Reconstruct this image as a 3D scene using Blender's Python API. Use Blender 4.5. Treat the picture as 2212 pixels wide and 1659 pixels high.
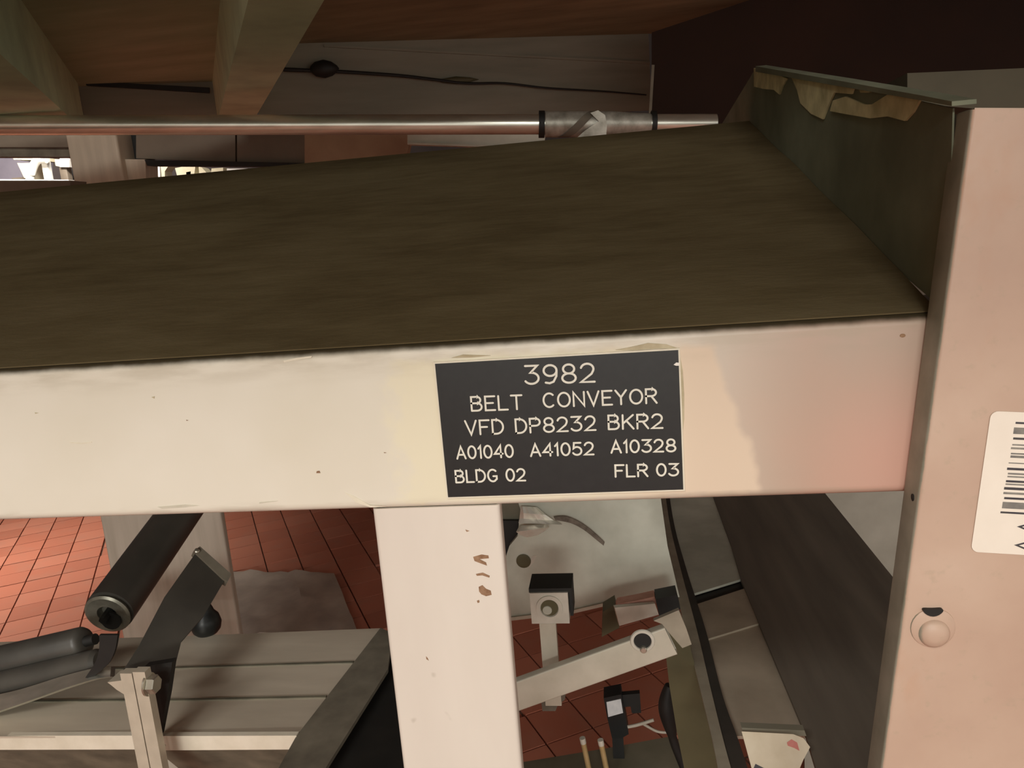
import bpy, bmesh, math, random
from mathutils import Vector, Matrix
random.seed(7)
for o in list(bpy.data.objects): bpy.data.objects.remove(o)
S = bpy.context.scene
COL = S.collection
V = Vector

# ------------------------------------------------------------------ camera
F = 1661.0; CX, CY = 1106.0, 829.5
CAM = V((0, 0, 1.45))
ROT = Matrix(((0.98955082, 0.05201633, 0.13447478),
              (0.12154548, 0.20077018, -0.97206894),
              (-0.07756199, 0.97825643, 0.19234994)))
cd = bpy.data.cameras.new('camera'); cam = bpy.data.objects.new('camera', cd); COL.objects.link(cam)
cd.sensor_width = 36; cd.lens = F / 2212 * 36; cd.clip_start = 0.01
cam.matrix_world = Matrix.Translation(CAM) @ ROT.to_4x4()
S.camera = cam

# ------------------------------------------------------------------ world, lights, exposure
W = bpy.data.worlds.new('world'); S.world = W; W.use_nodes = True
W.node_tree.nodes['Background'].inputs[0].default_value = (1.0, 0.985, 0.905, 1)
W.node_tree.nodes['Background'].inputs[1].default_value = 1.1
S.view_settings.view_transform = 'Standard'; S.view_settings.look = 'None'
S.view_settings.gamma = 1; S.view_settings.use_curve_mapping = False
S.view_settings.exposure = -0.19
A = math.radians(30)
BX = V((math.cos(A), math.sin(A), 0)); BD = V((-math.sin(A), math.cos(A), 0))
def area(name, loc, look, sx, sy, power, col):
    l = bpy.data.lights.new(name, 'AREA'); l.shape = 'RECTANGLE'; l.size = sx; l.size_y = sy
    l.energy = power; l.color = col
    o = bpy.data.objects.new(name, l); COL.objects.link(o); o.location = loc
    o.rotation_euler = (V(look) - V(loc)).to_track_quat('-Z', 'Y').to_euler()
    return o
WARM = (1.0, 0.985, 0.925)
L1 = area('ceiling_light_behind', (-0.9, -2.2, 3.4), (-0.15, 0.46, 1.33), 1.3, 0.35, 48, WARM)
L4 = area('fill_light_far_behind', (0.3, -7.2, 3.2), (0.0, 1.0, 1.4), 2.4, 0.5, 270, WARM)  # unseen fill lamp, added to brighten the belt and overhead parts
L2 = area('ceiling_light_rear', (-3.3, 3.1, 3.0), (-3.25, 3.1, 0), 0.6, 0.4, 17, (1.0, 0.95, 0.85)); L2.data.spread = math.radians(60)
L3 = area('ceiling_light_far', (-3.2, 3.9, 3.3), (-4.3, 5.8, 2.0), 1.0, 0.3, 34, (1.0, 0.96, 0.9)); L3.data.spread = math.radians(80)

# ------------------------------------------------------------------ projection helpers (measured points -> places)
def ray(px, py): return ROT @ V(((px - CX) / F, -(py - CY) / F, -1))
def PN(px, py, p0, n):
    d = ray(px, py); n = V(n); return CAM + d * ((V(p0) - CAM).dot(n) / d.dot(n))
def P(px, py, Y): return PN(px, py, (0, Y, 0), (0, 1, 0))
def PZ(px, py, z): return PN(px, py, (0, 0, z), (0, 0, 1))
def PX(px, py, x): return PN(px, py, (x, 0, 0), (1, 0, 0))

# ------------------------------------------------------------------ materials
def newmat(name):
    m = bpy.data.materials.new(name); m.use_nodes = True
    nt = m.node_tree; b = nt.nodes['Principled BSDF']; return m, nt, b
def N(nt, t, **k):
    n = nt.nodes.new(t)
    for a, v in k.items(): setattr(n, a, v)
    return n
def noise(nt, scale, detail=4, stretch=(1, 1, 1), rough=.55):
    tc = N(nt, 'ShaderNodeNewGeometry'); mp = N(nt, 'ShaderNodeMapping'); mp.inputs['Scale'].default_value = stretch
    nz = N(nt, 'ShaderNodeTexNoise'); nz.inputs['Scale'].default_value = scale; nz.inputs['Detail'].default_value = detail
    nz.inputs['Roughness'].default_value = rough
    nt.links.new(tc.outputs['Position'], mp.inputs['Vector']); nt.links.new(mp.outputs[0], nz.inputs['Vector'])
    return nz.outputs['Fac']
def ramp(nt, fac, stops):
    r = N(nt, 'ShaderNodeValToRGB'); e = r.color_ramp.elements
    while len(e) < len(stops): e.new(0.5)
    for i, (p, c) in enumerate(stops):
        e[i].position = p; e[i].color = c if len(c) == 4 else (*c, 1)
    nt.links.new(fac, r.inputs[0]); return r.outputs[0]
def mix(nt, fac, a, b, mode='MIX'):
    m = N(nt, 'ShaderNodeMix', data_type='RGBA', blend_type=mode)
    for s, v in ((m.inputs['Factor'], fac), (m.inputs[6], a), (m.inputs[7], b)):
        if isinstance(v, bpy.types.NodeSocket): nt.links.new(v, s)
        elif isinstance(v, (int, float)): s.default_value = v
        else: s.default_value = (*v, 1)
    return m.outputs[2]
def mth(nt, op, a, b=None, c=None, clamp=False):
    m = N(nt, 'ShaderNodeMath', operation=op); m.use_clamp = clamp
    for i, v in enumerate((a, b, c)):
        if v is None: continue
        if isinstance(v, bpy.types.NodeSocket): nt.links.new(v, m.inputs[i])
        else: m.inputs[i].default_value = v
    return m.outputs[0]
def sstep(nt, x, a, b):
    m = N(nt, 'ShaderNodeMapRange', interpolation_type='SMOOTHSTEP'); nt.links.new(x, m.inputs[0])
    m.inputs[1].default_value = a; m.inputs[2].default_value = b; return m.outputs[0]
def xyz(nt):
    g = N(nt, 'ShaderNodeNewGeometry'); s = N(nt, 'ShaderNodeSeparateXYZ'); nt.links.new(g.outputs['Position'], s.inputs[0]); return s.outputs
def bump(nt, b, h, strength=.2, dist=.002):
    n = N(nt, 'ShaderNodeBump'); n.inputs['Strength'].default_value = strength; n.inputs['Distance'].default_value = dist
    nt.links.new(h, n.inputs['Height']); nt.links.new(n.outputs[0], b.inputs['Normal'])
def simple(name, c0, c1, rough=.6, metal=0, scale=30, stretch=(1, 1, 1), bmp=0, detail=5):
    m, nt, b = newmat(name)
    f = noise(nt, scale, detail, stretch)
    nt.links.new(ramp(nt, f, [(.3, c0), (.7, c1)]), b.inputs['Base Color'])
    b.inputs['Roughness'].default_value = rough; b.inputs['Metallic'].default_value = metal
    if bmp: bump(nt, b, f, bmp, .002)
    return m

M = {}
def paint_specks(nt, col, dens=.70, scale=85, c=(.25, .2, .13)):
    sp = noise(nt, scale, 1); k = sstep(nt, sp, dens, dens + .06)
    return mix(nt, mth(nt, 'MULTIPLY', k, .6), col, c)
# crossbeam paint: cream, reflected pink light painted in towards the right end, brushed touch-up patches round the plate
m, nt, b = newmat('beam_paint'); x, y, z = xyz(nt)
wob = mth(nt, 'MULTIPLY', mth(nt, 'SUBTRACT', noise(nt, 60, 3), .5), .035)
xw = mth(nt, 'ADD', x, wob)
cream = ramp(nt, noise(nt, 9, 3), [(.3, (.73, .68, .56)), (.7, (.79, .745, .64))])
pink_refl = ramp(nt, noise(nt, 14, 4), [(.3, (.52, .36, .275)), (.7, (.48, .365, .285))])
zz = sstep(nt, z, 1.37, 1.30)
pink_refl2 = mix(nt, mth(nt, 'MULTIPLY', zz, sstep(nt, x, .08, .19)), pink_refl, (.64, .37, .29))
base = mix(nt, sstep(nt, x, -.16, .03), cream, pink_refl2)
base = mix(nt, sstep(nt, x, -.01, .12), cream, pink_refl2)
xr = mth(nt, 'ADD', x, mth(nt, 'MULTIPLY', mth(nt, 'SUBTRACT', noise(nt, 45, 3), .5), .014))
xr = mth(nt, 'ADD', xr, mth(nt, 'MULTIPLY', mth(nt, 'SUBTRACT', z, 1.30), .28))
patch = mth(nt, 'MULTIPLY', sstep(nt, xw, -.148, -.132), mth(nt, 'SUBTRACT', 1.0, sstep(nt, xr, .076, .083)))
zn = mth(nt, 'ADD', z, mth(nt, 'MULTIPLY', wob, .3))
patch = mth(nt, 'MULTIPLY', patch, mth(nt, 'SUBTRACT', 1.0, sstep(nt, zn, 1.374, 1.381)))
patch = mth(nt, 'MULTIPLY', patch, sstep(nt, zn, 1.281, 1.287))
pcol = mix(nt, sstep(nt, x, -.05, .06), (.80, .74, .56), (.73, .59, .45))
col = mix(nt, patch, base, pcol)
dirt = noise(nt, 22, 6, (1, 1, 6)); zt = sstep(nt, z, 1.362, 1.386)
col = mix(nt, mth(nt, 'MULTIPLY', mth(nt, 'MULTIPLY', zt, sstep(nt, dirt, .35, .65)), .45), col, (.40, .34, .24))
col = mix(nt, mth(nt, 'MULTIPLY', mth(nt, 'MULTIPLY', sstep(nt, z, 1.290, 1.281), sstep(nt, dirt, .5, .65)), .35), col, (.42, .37, .28))
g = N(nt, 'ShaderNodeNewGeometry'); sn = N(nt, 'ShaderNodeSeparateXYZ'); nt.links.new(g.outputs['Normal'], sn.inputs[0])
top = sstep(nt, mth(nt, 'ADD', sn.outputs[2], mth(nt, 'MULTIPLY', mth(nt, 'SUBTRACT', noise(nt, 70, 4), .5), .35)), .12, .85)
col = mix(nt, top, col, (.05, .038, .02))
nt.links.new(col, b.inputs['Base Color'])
nt.links.new(mix(nt, patch, (.42,) * 3, (.7,) * 3), b.inputs['Roughness'])
M['beam'] = m
# leg paint
m, nt, b = newmat('leg_paint'); x, y, z = xyz(nt)
col = ramp(nt, noise(nt, 16, 4, (1, 1, .25)), [(.3, (.69, .62, .54)), (.7, (.76, .695, .61))])
col = paint_specks(nt, col, .73, 50)
nt.links.new(col, b.inputs['Base Color']); b.inputs['Roughness'].default_value = .45
M['leg'] = m
# post paint
m, nt, b = newmat('post_paint'); x, y, z = xyz(nt)
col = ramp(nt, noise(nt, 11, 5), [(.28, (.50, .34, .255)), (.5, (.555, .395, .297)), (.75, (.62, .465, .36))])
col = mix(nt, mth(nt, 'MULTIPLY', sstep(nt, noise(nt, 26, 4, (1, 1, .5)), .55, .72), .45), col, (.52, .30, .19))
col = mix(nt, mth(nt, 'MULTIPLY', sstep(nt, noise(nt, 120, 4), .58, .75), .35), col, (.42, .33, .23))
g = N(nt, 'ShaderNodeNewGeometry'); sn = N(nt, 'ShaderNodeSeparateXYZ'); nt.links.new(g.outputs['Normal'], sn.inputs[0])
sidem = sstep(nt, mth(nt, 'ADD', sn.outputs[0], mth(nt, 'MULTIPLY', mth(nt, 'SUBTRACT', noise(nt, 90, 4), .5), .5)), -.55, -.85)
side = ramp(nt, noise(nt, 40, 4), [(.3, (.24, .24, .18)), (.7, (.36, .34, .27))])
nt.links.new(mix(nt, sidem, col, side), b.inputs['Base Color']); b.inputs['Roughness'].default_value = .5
M['post'] = m
# dusty belt
m, nt, b = newmat('dusty_belt')
f1 = noise(nt, 6, 6, (.8, 1.6, 1.6)); f2 = noise(nt, 30, 7, (.55, 1.8, 1.8), .65); f3 = noise(nt, 400, 2)
f = mth(nt, 'ADD', mth(nt, 'MULTIPLY', f1, .5), mth(nt, 'MULTIPLY', f2, .5))
col = ramp(nt, f, [(.34, (.088, .064, .030)), (.5, (.122, .092, .046)), (.68, (.150, .116, .062))])
nt.links.new(mix(nt, sstep(nt, f3, .68, .8), col, (.12, .1, .06)), b.inputs['Base Color'])
b.inputs['Roughness'].default_value = .95; b.inputs['Specular IOR Level'].default_value = .1
bump(nt, b, f2, .3, .003); M['belt'] = m
# quarry tile
m, nt, b = newmat('quarry_tile')
oi = N(nt, 'ShaderNodeObjectInfo')
c = ramp(nt, oi.outputs['Random'], [(0, (.44, .145, .088)), (.5, (.50, .165, .100)), (1, (.54, .20, .128))])
c = mix(nt, mth(nt, 'MULTIPLY', sstep(nt, noise(nt, 9, 6), .45, .7), .35), c, (.42, .20, .14))
nt.links.new(c, b.inputs['Base Color']); b.inputs['Roughness'].default_value = .5
bump(nt, b, noise(nt, 60, 4), .1, .002); M['tile'] = m
# wider floor (same tiles too far or hidden): brick pattern
m, nt, b = newmat('floor_grout')
g = N(nt, 'ShaderNodeNewGeometry'); mp = N(nt, 'ShaderNodeMapping'); mp.inputs['Rotation'].default_value = (0, 0, -A)
br = N(nt, 'ShaderNodeTexBrick'); br.offset = 0; br.inputs['Scale'].default_value = 1 / .304
br.inputs['Color1'].default_value = (.44, .15, .09, 1); br.inputs['Color2'].default_value = (.50, .175, .11, 1)
br.inputs['Mortar'].default_value = (.16, .085, .06, 1); br.inputs['Mortar Size'].default_value = .012
br.inputs['Row Height'].default_value = .5
nt.links.new(g.outputs['Position'], mp.inputs['Vector']); nt.links.new(mp.outputs[0], br.inputs['Vector'])
nt.links.new(br.outputs[0], b.inputs['Base Color']); b.inputs['Roughness'].default_value = .6; M['floor'] = m
M['grout'] = simple('grout', (.13, .07, .05), (.2, .11, .08), .9)
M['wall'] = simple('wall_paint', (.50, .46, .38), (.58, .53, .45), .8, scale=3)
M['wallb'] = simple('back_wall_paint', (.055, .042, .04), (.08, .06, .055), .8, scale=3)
M['ceil'] = simple('ceiling_paint', (.45, .42, .36), (.52, .48, .42), .9, scale=3)
M['plate_black'] = simple('engraved_black', (.009, .0105, .0105), (.013, .0145, .014), .38, scale=200)
M['plate_edge'] = simple('engraved_core', (.72, .66, .52), (.78, .72, .58), .5, scale=200)
M['letter'] = simple('engraved_letters', (.70, .68, .58), (.80, .77, .66), .5, scale=300)
M['glue'] = simple('adhesive_residue', (.40, .33, .2), (.55, .48, .32), .6, scale=120)
M['label'] = simple('label_paper', (.84, .76, .65), (.88, .80, .69), .55, scale=60)
M['ink'] = simple('label_ink', (.035, .03, .045), (.07, .065, .06), .6, scale=120)
M['ink2'] = simple('label_ink_faded', (.16, .15, .14), (.28, .26, .22), .6, scale=160)
M['rust'] = simple('rust', (.20, .10, .05), (.36, .22, .13), .9, scale=300)
M['skirt'] = simple('dark_guard', (0.130, 0.140, 0.090), (0.216, 0.232, 0.155), .8, scale=14, bmp=.1)
M['flake'] = simple('flaking_paint', (0.425, 0.383, 0.203), (0.765, 0.702, 0.408), .9, scale=40)
M['brown'] = simple('brown_panel', (0.196, 0.160, 0.093), (0.308, 0.256, 0.150), .85, scale=6, stretch=(1, 4, 1))
M['brownl'] = simple('ochre_panel', (.34, .34, .21), (.46, .46, .30), .85, scale=6, stretch=(1, 4, 1))
M['backpl'] = simple('back_plate_paint', (.28, .26, .21), (.40, .37, .31), .6, scale=7)
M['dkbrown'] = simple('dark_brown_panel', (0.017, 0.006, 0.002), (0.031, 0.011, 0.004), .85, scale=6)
M['joist'] = simple('joist_paint', (0.518, 0.583, 0.398), (0.734, 0.828, 0.581), .75, scale=12, stretch=(1, 1, 1))
M['web'] = simple('green_grey_paint', (.20, .185, .135), (.29, .265, .20), .6, scale=9, stretch=(.4, .4, 3))
M['pipe'] = simple('galvanised_pipe', (0.662, 0.662, 0.567), (0.945, 0.929, 0.819), .28, .85, scale=60, stretch=(.2, 1, 1))
M['coupl'] = simple('worn_coupling', (0.286, 0.273, 0.221), (0.650, 0.637, 0.559), .45, .5, scale=55)
M['dark'] = simple('black_rubber', (0.007, 0.007, 0.006), (0.013, 0.012, 0.010), .6, scale=40)
M['taupe'] = simple('taupe_paint', (0.467, 0.389, 0.300), (0.578, 0.489, 0.378), .6, scale=20, stretch=(3, 3, .3))
M['rail'] = simple('rail_paint', (0.156, 0.120, 0.087), (0.198, 0.156, 0.114), .65, scale=12)
M['redbr'] = simple('red_brown_steel', (0.299, 0.176, 0.106), (0.408, 0.269, 0.167), .75, scale=14)
M['lav'] = simple('lavender_paint', (.17, .15, .18), (.21, .185, .215), .6, scale=6)
M['white'] = simple('white_enamel', (.82, .78, .70), (.90, .87, .80), .4, scale=12)
M['creamy'] = simple('cream_enamel', (.68, .60, .40), (.76, .69, .50), .5, scale=12)
M['column'] = simple('column_paint', (.40, .36, .29), (.54, .49, .41), .5, scale=16, stretch=(3, 3, .2))
M['roller'] = simple('black_roller', (0.043, 0.040, 0.035), (0.089, 0.081, 0.068), .42, scale=12, stretch=(1, .5, 1))
M['rollcap'] = simple('roller_cap_steel', (.20, .19, .15), (.36, .34, .28), .4, .6, scale=60)
M['pan'] = simple('pan_sheet', (0.522, 0.452, 0.356), (0.731, 0.643, 0.514), .42, .25, scale=10, stretch=(.4, 2, 1))
M['lip'] = simple('pan_lip', (.70, .63, .50), (.82, .75, .62), .4, .1, scale=40)
M['flange'] = simple('flange_steel', (.52, .47, .37), (.64, .58, .46), .38, .3, scale=50)
M['bolt'] = simple('zinc_bolt', (.45, .42, .34), (.60, .56, .47), .3, .8, scale=60)
M['dkrail'] = simple('dirty_rail', (0.101, 0.086, 0.064), (0.202, 0.175, 0.129), .7, scale=25)
M['under'] = simple('under_sheet', (.09, .085, .06), (.19, .17, .12), .6, scale=30)
M['film'] = simple('grey_plastic_film', (0.374, 0.306, 0.264), (0.544, 0.459, 0.391), .45, scale=9)
M['gplate'] = simple('dusty_plate', (0.416, 0.415, 0.340), (0.672, 0.674, 0.573), .6, .1, scale=9)
M['foil'] = simple('silver_foil', (.78, .74, .63), (.92, .89, .80), .32, .35, scale=60)
M['wornrub'] = simple('brown_strap', (.09, .07, .05), (.22, .18, .14), .7, scale=90)
M['bracket'] = simple('bracket_paint', (.55, .52, .44), (.68, .64, .55), .45, .1, scale=40)
M['brace'] = simple('brace_paint', (0.483, 0.448, 0.356), (0.621, 0.575, 0.471), .45, .1, scale=20)
M['pinkpaper'] = simple('pink_tape', (.55, .26, .19), (.66, .36, .28), .7, scale=60)
M['belt2'] = simple('lower_belt', (0.108, 0.089, 0.070), (0.178, 0.149, 0.116), .6, scale=9, stretch=(3, .3, 1))
M['deck2'] = simple('side_sheet', (0.336, 0.284, 0.210), (0.546, 0.462, 0.357), .55, .1, scale=9)
M['strip'] = simple('edge_strip', (0.288, 0.252, 0.189), (0.396, 0.351, 0.270), .5, .1, scale=25)
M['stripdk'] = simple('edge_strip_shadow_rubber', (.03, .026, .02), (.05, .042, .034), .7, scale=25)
M['olive'] = simple('olive_plate', (0.075, 0.064, 0.028), (0.105, 0.090, 0.041), .65, scale=14)
M['dkolive'] = simple('dark_olive_rail', (.05, .04, .022), (.075, .06, .034), .8, scale=14)
M['hanger'] = simple('hanger_steel', (.032, .028, .022), (.055, .048, .038), .55, scale=20)
M['smudge'] = simple('faint_smudge', (.52, .48, .38), (.62, .57, .46), .6, scale=60)
M['tag'] = simple('card_tag', (.66, .56, .40), (.78, .68, .52), .8, scale=30)
M['red'] = simple('red_mark', (.62, .20, .17), (.70, .28, .24), .8, scale=60)
M['brass'] = simple('brass_rod', (.50, .36, .16), (.62, .46, .23), .4, .4, scale=60)
M['cablew'] = simple('white_cable', (.40, .35, .28), (.50, .45, .37), .6, scale=60)
M['sensorlabel'] = simple('sensor_label', (.60, .62, .64), (.76, .76, .76), .5, scale=80)
M['floorpan'] = simple('low_pan', (.15, .135, .09), (.23, .205, .145), .6, scale=12)

# ------------------------------------------------------------------ mesh helpers
WLOC = {}
def tag(o, label=None, cat=None, group=None, kind=None):
    for k, v in (('label', label), ('category', cat), ('group', group), ('kind', kind)):
        if v: o[k] = v
    return o
def empty(name, loc, label=None, cat=None, group=None, kind=None):
    o = bpy.data.objects.new(name, None); COL.objects.link(o); o.location = loc; o.empty_display_size = .02
    WLOC[o] = V(loc); return tag(o, label, cat, group, kind)
def link(name, bm, mat, parent=None, smooth=False, bev=0, seg=2):
    if bev:
        bmesh.ops.bevel(bm, geom=[e for e in bm.edges if e.is_manifold and e.calc_face_angle(0) > .5], offset=bev, segments=seg,
                        affect='EDGES', profile=.5, clamp_overlap=True)
    bmesh.ops.recalc_face_normals(bm, faces=bm.faces)
    c = V((0, 0, 0))
    for v in bm.verts: c += v.co
    c /= max(1, len(bm.verts))
    for v in bm.verts: v.co -= c
    me = bpy.data.meshes.new(name); bm.to_mesh(me); bm.free()
    for p in me.polygons: p.use_smooth = smooth
    if smooth: me.set_sharp_from_angle(angle=math.radians(38))
    me.materials.append(M[mat] if isinstance(mat, str) else mat)
    o = bpy.data.objects.new(name, me); COL.objects.link(o)
    WLOC[o] = c
    if parent: o.parent = parent; o.location = c - WLOC[parent]
    else: o.location = c
    return o
def prism(bm, pts, ext):
    a = [bm.verts.new(p) for p in pts]; b = [bm.verts.new(V(p) + V(ext)) for p in pts]
    bm.faces.new(a); bm.faces.new(b[::-1]); n = len(a)
    for i in range(n): bm.faces.new((a[i], b[i], b[(i + 1) % n], a[(i + 1) % n]))
def slab(name, pts, ext, mat, parent=None, bev=0, seg=2, smooth=False):
    bm = bmesh.new(); prism(bm, pts, ext); return link(name, bm, mat, parent, smooth, bev, seg)
def frame(d):
    d = V(d).normalized(); u = V((0, 0, 1)) if abs(d.z) < .9 else V((0, 1, 0))
    s = d.cross(u).normalized(); return d, s, s.cross(d).normalized()
def rrect(w, h, r, seg=5):
    pts = []
    for cx, cy, a0 in ((w / 2 - r, h / 2 - r, 0), (-w / 2 + r, h / 2 - r, 90), (-w / 2 + r, -h / 2 + r, 180), (w / 2 - r, -h / 2 + r, 270)):
        for i in range(seg + 1):
            a = math.radians(a0 + 90 * i / seg); pts.append((cx + r * math.cos(a), cy + r * math.sin(a)))
    return pts
def tube(name, p0, p1, w, h, r, mat, parent=None, wall=.005, axes=None):
    """hollow rounded rectangular tube from p0 to p1; w along s axis, h along t axis"""
    p0, p1 = V(p0), V(p1); d, s, t = frame(p1 - p0)
    if axes: s, t = V(axes[0]).normalized(), V(axes[1]).normalized()
    bm = bmesh.new(); L = []
    for p in (p0, p1):
        L.append([[bm.verts.new(p + s * x + t * y) for x, y in rrect(w - 2 * k, h - 2 * k, max(r - k, .0008))] for k in (0, wall)])
    n = len(L[0][0])
    for i in range(n):
        j = (i + 1) % n
        bm.faces.new((L[0][0][i], L[1][0][i], L[1][0][j], L[0][0][j]))
        bm.faces.new((L[0][1][i], L[0][1][j], L[1][1][j], L[1][1][i]))
        for e in (0, 1): bm.faces.new((L[e][0][i], L[e][0][j], L[e][1][j], L[e][1][i]))
    return link(name, bm, mat, parent, True)
def boxd(bm, c, s, t, d, w, h, l):
    c, s, t, d = V(c), V(s).normalized(), V(t).normalized(), V(d).normalized()
    prism(bm, [c + s * a * w / 2 + t * b_ * h / 2 - d * l / 2 for a, b_ in ((-1, -1), (1, -1), (1, 1), (-1, 1))], d * l)
def box(name, c, dims, mat, parent=None, bev=0, axes=None):
    s, t, d = axes or (V((1, 0, 0)), V((0, 1, 0)), V((0, 0, 1)))
    bm = bmesh.new(); boxd(bm, c, s, t, d, *dims); return link(name, bm, mat, parent, False, bev)
def lathe(name, p0, axis, prof, mat, parent=None, seg=28, smooth=True):
    d, s, t = frame(axis); p0 = V(p0); bm = bmesh.new(); R = []
    for a, r in prof:
        if r < 1e-6: R.append([bm.verts.new(p0 + d * a)])
        else: R.append([bm.verts.new(p0 + d * a + s * r * math.cos(2 * math.pi * i / seg) + t * r * math.sin(2 * math.pi * i / seg)) for i in range(seg)])
    for A_, B_ in zip(R, R[1:]):
        for i in range(seg):
            j = (i + 1) % seg
            if len(A_) == 1 and len(B_) == 1: break
            if len(A_) == 1: bm.faces.new((A_[0], B_[i], B_[j]))
            elif len(B_) == 1: bm.faces.new((A_[i], B_[0], A_[j]))
            else: bm.faces.new((A_[i], B_[i], B_[j], A_[j]))
    return link(name, bm, mat, parent, smooth)
def smoothpath(pts, n=8):
    pts = [V(p) for p in pts]; out = []
    for i in range(len(pts) - 1):
        a = pts[max(i - 1, 0)]; b_ = pts[i]; c = pts[i + 1]; d = pts[min(i + 2, len(pts) - 1)]
        for k in range(n):
            t = k / n
            out.append(.5 * ((2 * b_) + (c - a) * t + (2 * a - 5 * b_ + 4 * c - d) * t * t + (3 * b_ - a - 3 * c + d) * t ** 3))
    return out + [pts[-1]]
def cable(name, pts, r, mat, parent=None, seg=10, n=8):
    pts = smoothpath(pts, n); bm = bmesh.new(); R = []
    for i, p in enumerate(pts):
        d, s, t = frame(pts[min(i + 1, len(pts) - 1)] - pts[max(i - 1, 0)])
        rr = r(i / (len(pts) - 1)) if callable(r) else r
        R.append([bm.verts.new(p + s * rr * math.cos(2 * math.pi * k / seg) + t * rr * math.sin(2 * math.pi * k / seg)) for k in range(seg)])
    for A_, B_ in zip(R, R[1:]):
        for k in range(seg): bm.faces.new((A_[k], B_[k], B_[(k + 1) % seg], A_[(k + 1) % seg]))
    bm.faces.new(R[0]); bm.faces.new(R[-1][::-1])
    return link(name, bm, mat, parent, True)
def ribbon(name, left, right, ext, mat, parent=None, n=5):
    L, R = smoothpath(left, n), smoothpath(right, n); bm = bmesh.new(); e = V(ext)
    rows = [[bm.verts.new(p) for p in (a, b_, b_ + e, a + e)] for a, b_ in zip(L, R)]
    for A_, B_ in zip(rows, rows[1:]):
        for k in range(4): bm.faces.new((A_[k], B_[k], B_[(k + 1) % 4], A_[(k + 1) % 4]))
    bm.faces.new(rows[0]); bm.faces.new(rows[-1][::-1])
    return link(name, bm, mat, parent, True)

# ------------------------------------------------------------------ the setting
def room(u, v, z): return BX * u + BD * v + V((0, 0, z))
U0, U1, V0, V1, H = -7.5, 6.0, -5.0, 8.0, 3.6
floor = slab('floor', [room(U0, V0, -.012), room(U1, V0, -.012), room(U1, V1, -.012), room(U0, V1, -.012)], (0, 0, -.1), 'floor'); tag(floor, kind='structure')
tag(slab('ceiling', [room(U0, V0, H), room(U1, V0, H), room(U1, V1, H), room(U0, V1, H)], (0, 0, .1), 'ceil'), kind='structure')
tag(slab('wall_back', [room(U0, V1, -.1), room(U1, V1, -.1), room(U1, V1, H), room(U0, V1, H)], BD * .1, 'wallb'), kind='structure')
tag(slab('wall_left', [room(U0, V0, -.1), room(U0, V1, -.1), room(U0, V1, H), room(U0, V0, H)], BX * -.1, 'wall'), kind='structure')
tag(slab('wall_right', [room(U1, V0, -.1), room(U1, V1, -.1), room(U1, V1, H), room(U1, V0, H)], BX * .1, 'wall'), kind='structure')
# quarry tiles, each a piece, where the gaps under the beam show the floor
T = .152; th = .146
def proj(p):
    c = ROT.transposed() @ (V(p) - CAM)
    return (CX + F * c.x / -c.z, CY - F * c.y / -c.z) if c.z < 0 else (-9999, -9999)
wins = ((-60, 1090, 250, 1440), (450, 1070, 850, 1390), (1080, 1300, 1480, 1680))
cells = []
for i in range(-40, 30):
    for j in range(4, 45):
        p = room((i + .5) * T, (j + .5) * T, 0); q = proj(p)
        if any(a <= q[0] <= c and b_ <= q[1] <= d for a, b_, c, d in wins): cells.append((p.length, i, j, p))
cells.sort(key=lambda c: c[0]); proto = None
bm = bmesh.new(); boxd(bm, (0, 0, 0), BX, BD, (0, 0, 1), th, th, .012)
tile0 = link('tile', bm, 'tile', None, False, .0018, 1); tm = tile0.data; bpy.data.objects.remove(tile0)
NT = len(cells)
for k, (dd, i, j, p) in enumerate(cells[:300]):
    o = bpy.data.objects.new('tile', tm); COL.objects.link(o); o.parent = floor
    o.location = V((p.x, p.y, -.006 + random.uniform(-.0008, .0008))) - WLOC[floor]
    o.rotation_euler = (random.uniform(-.004, .004), random.uniform(-.004, .004), 0)

# ------------------------------------------------------------------ near welded frame: crossbeam, leg, corner post
YB = .46; ZB0, ZB1 = 1.280, 1.387; XE = .178
fr = empty('belt_conveyor', (-.12, .50, 0), 'belt conveyor with dusty sloping belt on a cream painted square tube frame', 'conveyor')
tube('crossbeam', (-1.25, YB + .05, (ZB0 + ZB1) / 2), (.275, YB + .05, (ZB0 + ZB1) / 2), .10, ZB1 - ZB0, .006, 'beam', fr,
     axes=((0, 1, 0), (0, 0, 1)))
tube('support_leg', (-.1205, YB + .008, 0.0), (-.1205, YB + .008, ZB0), .0845, .012, .003, 'leg', fr, .002, axes=((1, 0, 0), (0, 1, 0)))
box('base_plate', (-.1205, YB + .047, .006), (.15, .15, .012), 'leg', fr, .002)
PY = .437
pt, pb = P(2100, 236, PY), P(1905, 1659, PY)
pd = (pt - pb).normalized(); ps = V((pd.z, 0, -pd.x))
foot = pb + pd * (-(pb.z) / pd.z)
PDP = .0235
cen = ps * .05 + V((0, PDP / 2, 0))
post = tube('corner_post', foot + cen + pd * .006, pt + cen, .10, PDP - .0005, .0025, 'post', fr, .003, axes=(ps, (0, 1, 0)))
tag(post, 'pinkish cream corner post with barcode sticker')
slab('post_cap', [pt + ps * a + V((0, c, 0)) + pd * -.001 for a, c in ((.002, .002), (.098, .002), (.098, .021), (.002, .021))], pd * .002, 'post', fr, .0008)
# weld bead between beam end and post
wp = [V((XE + .0005 + .0008 * math.sin(i * 1.3), YB + .0015, ZB0 + (ZB1 - ZB0) * i / 14)) for i in range(15)]
def onpost(z, y=0.0): # left face of the post at height z
    k = (z - pb.z) / pd.z; q = pb + pd * k; return V((q.x, PY + y, z))
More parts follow.
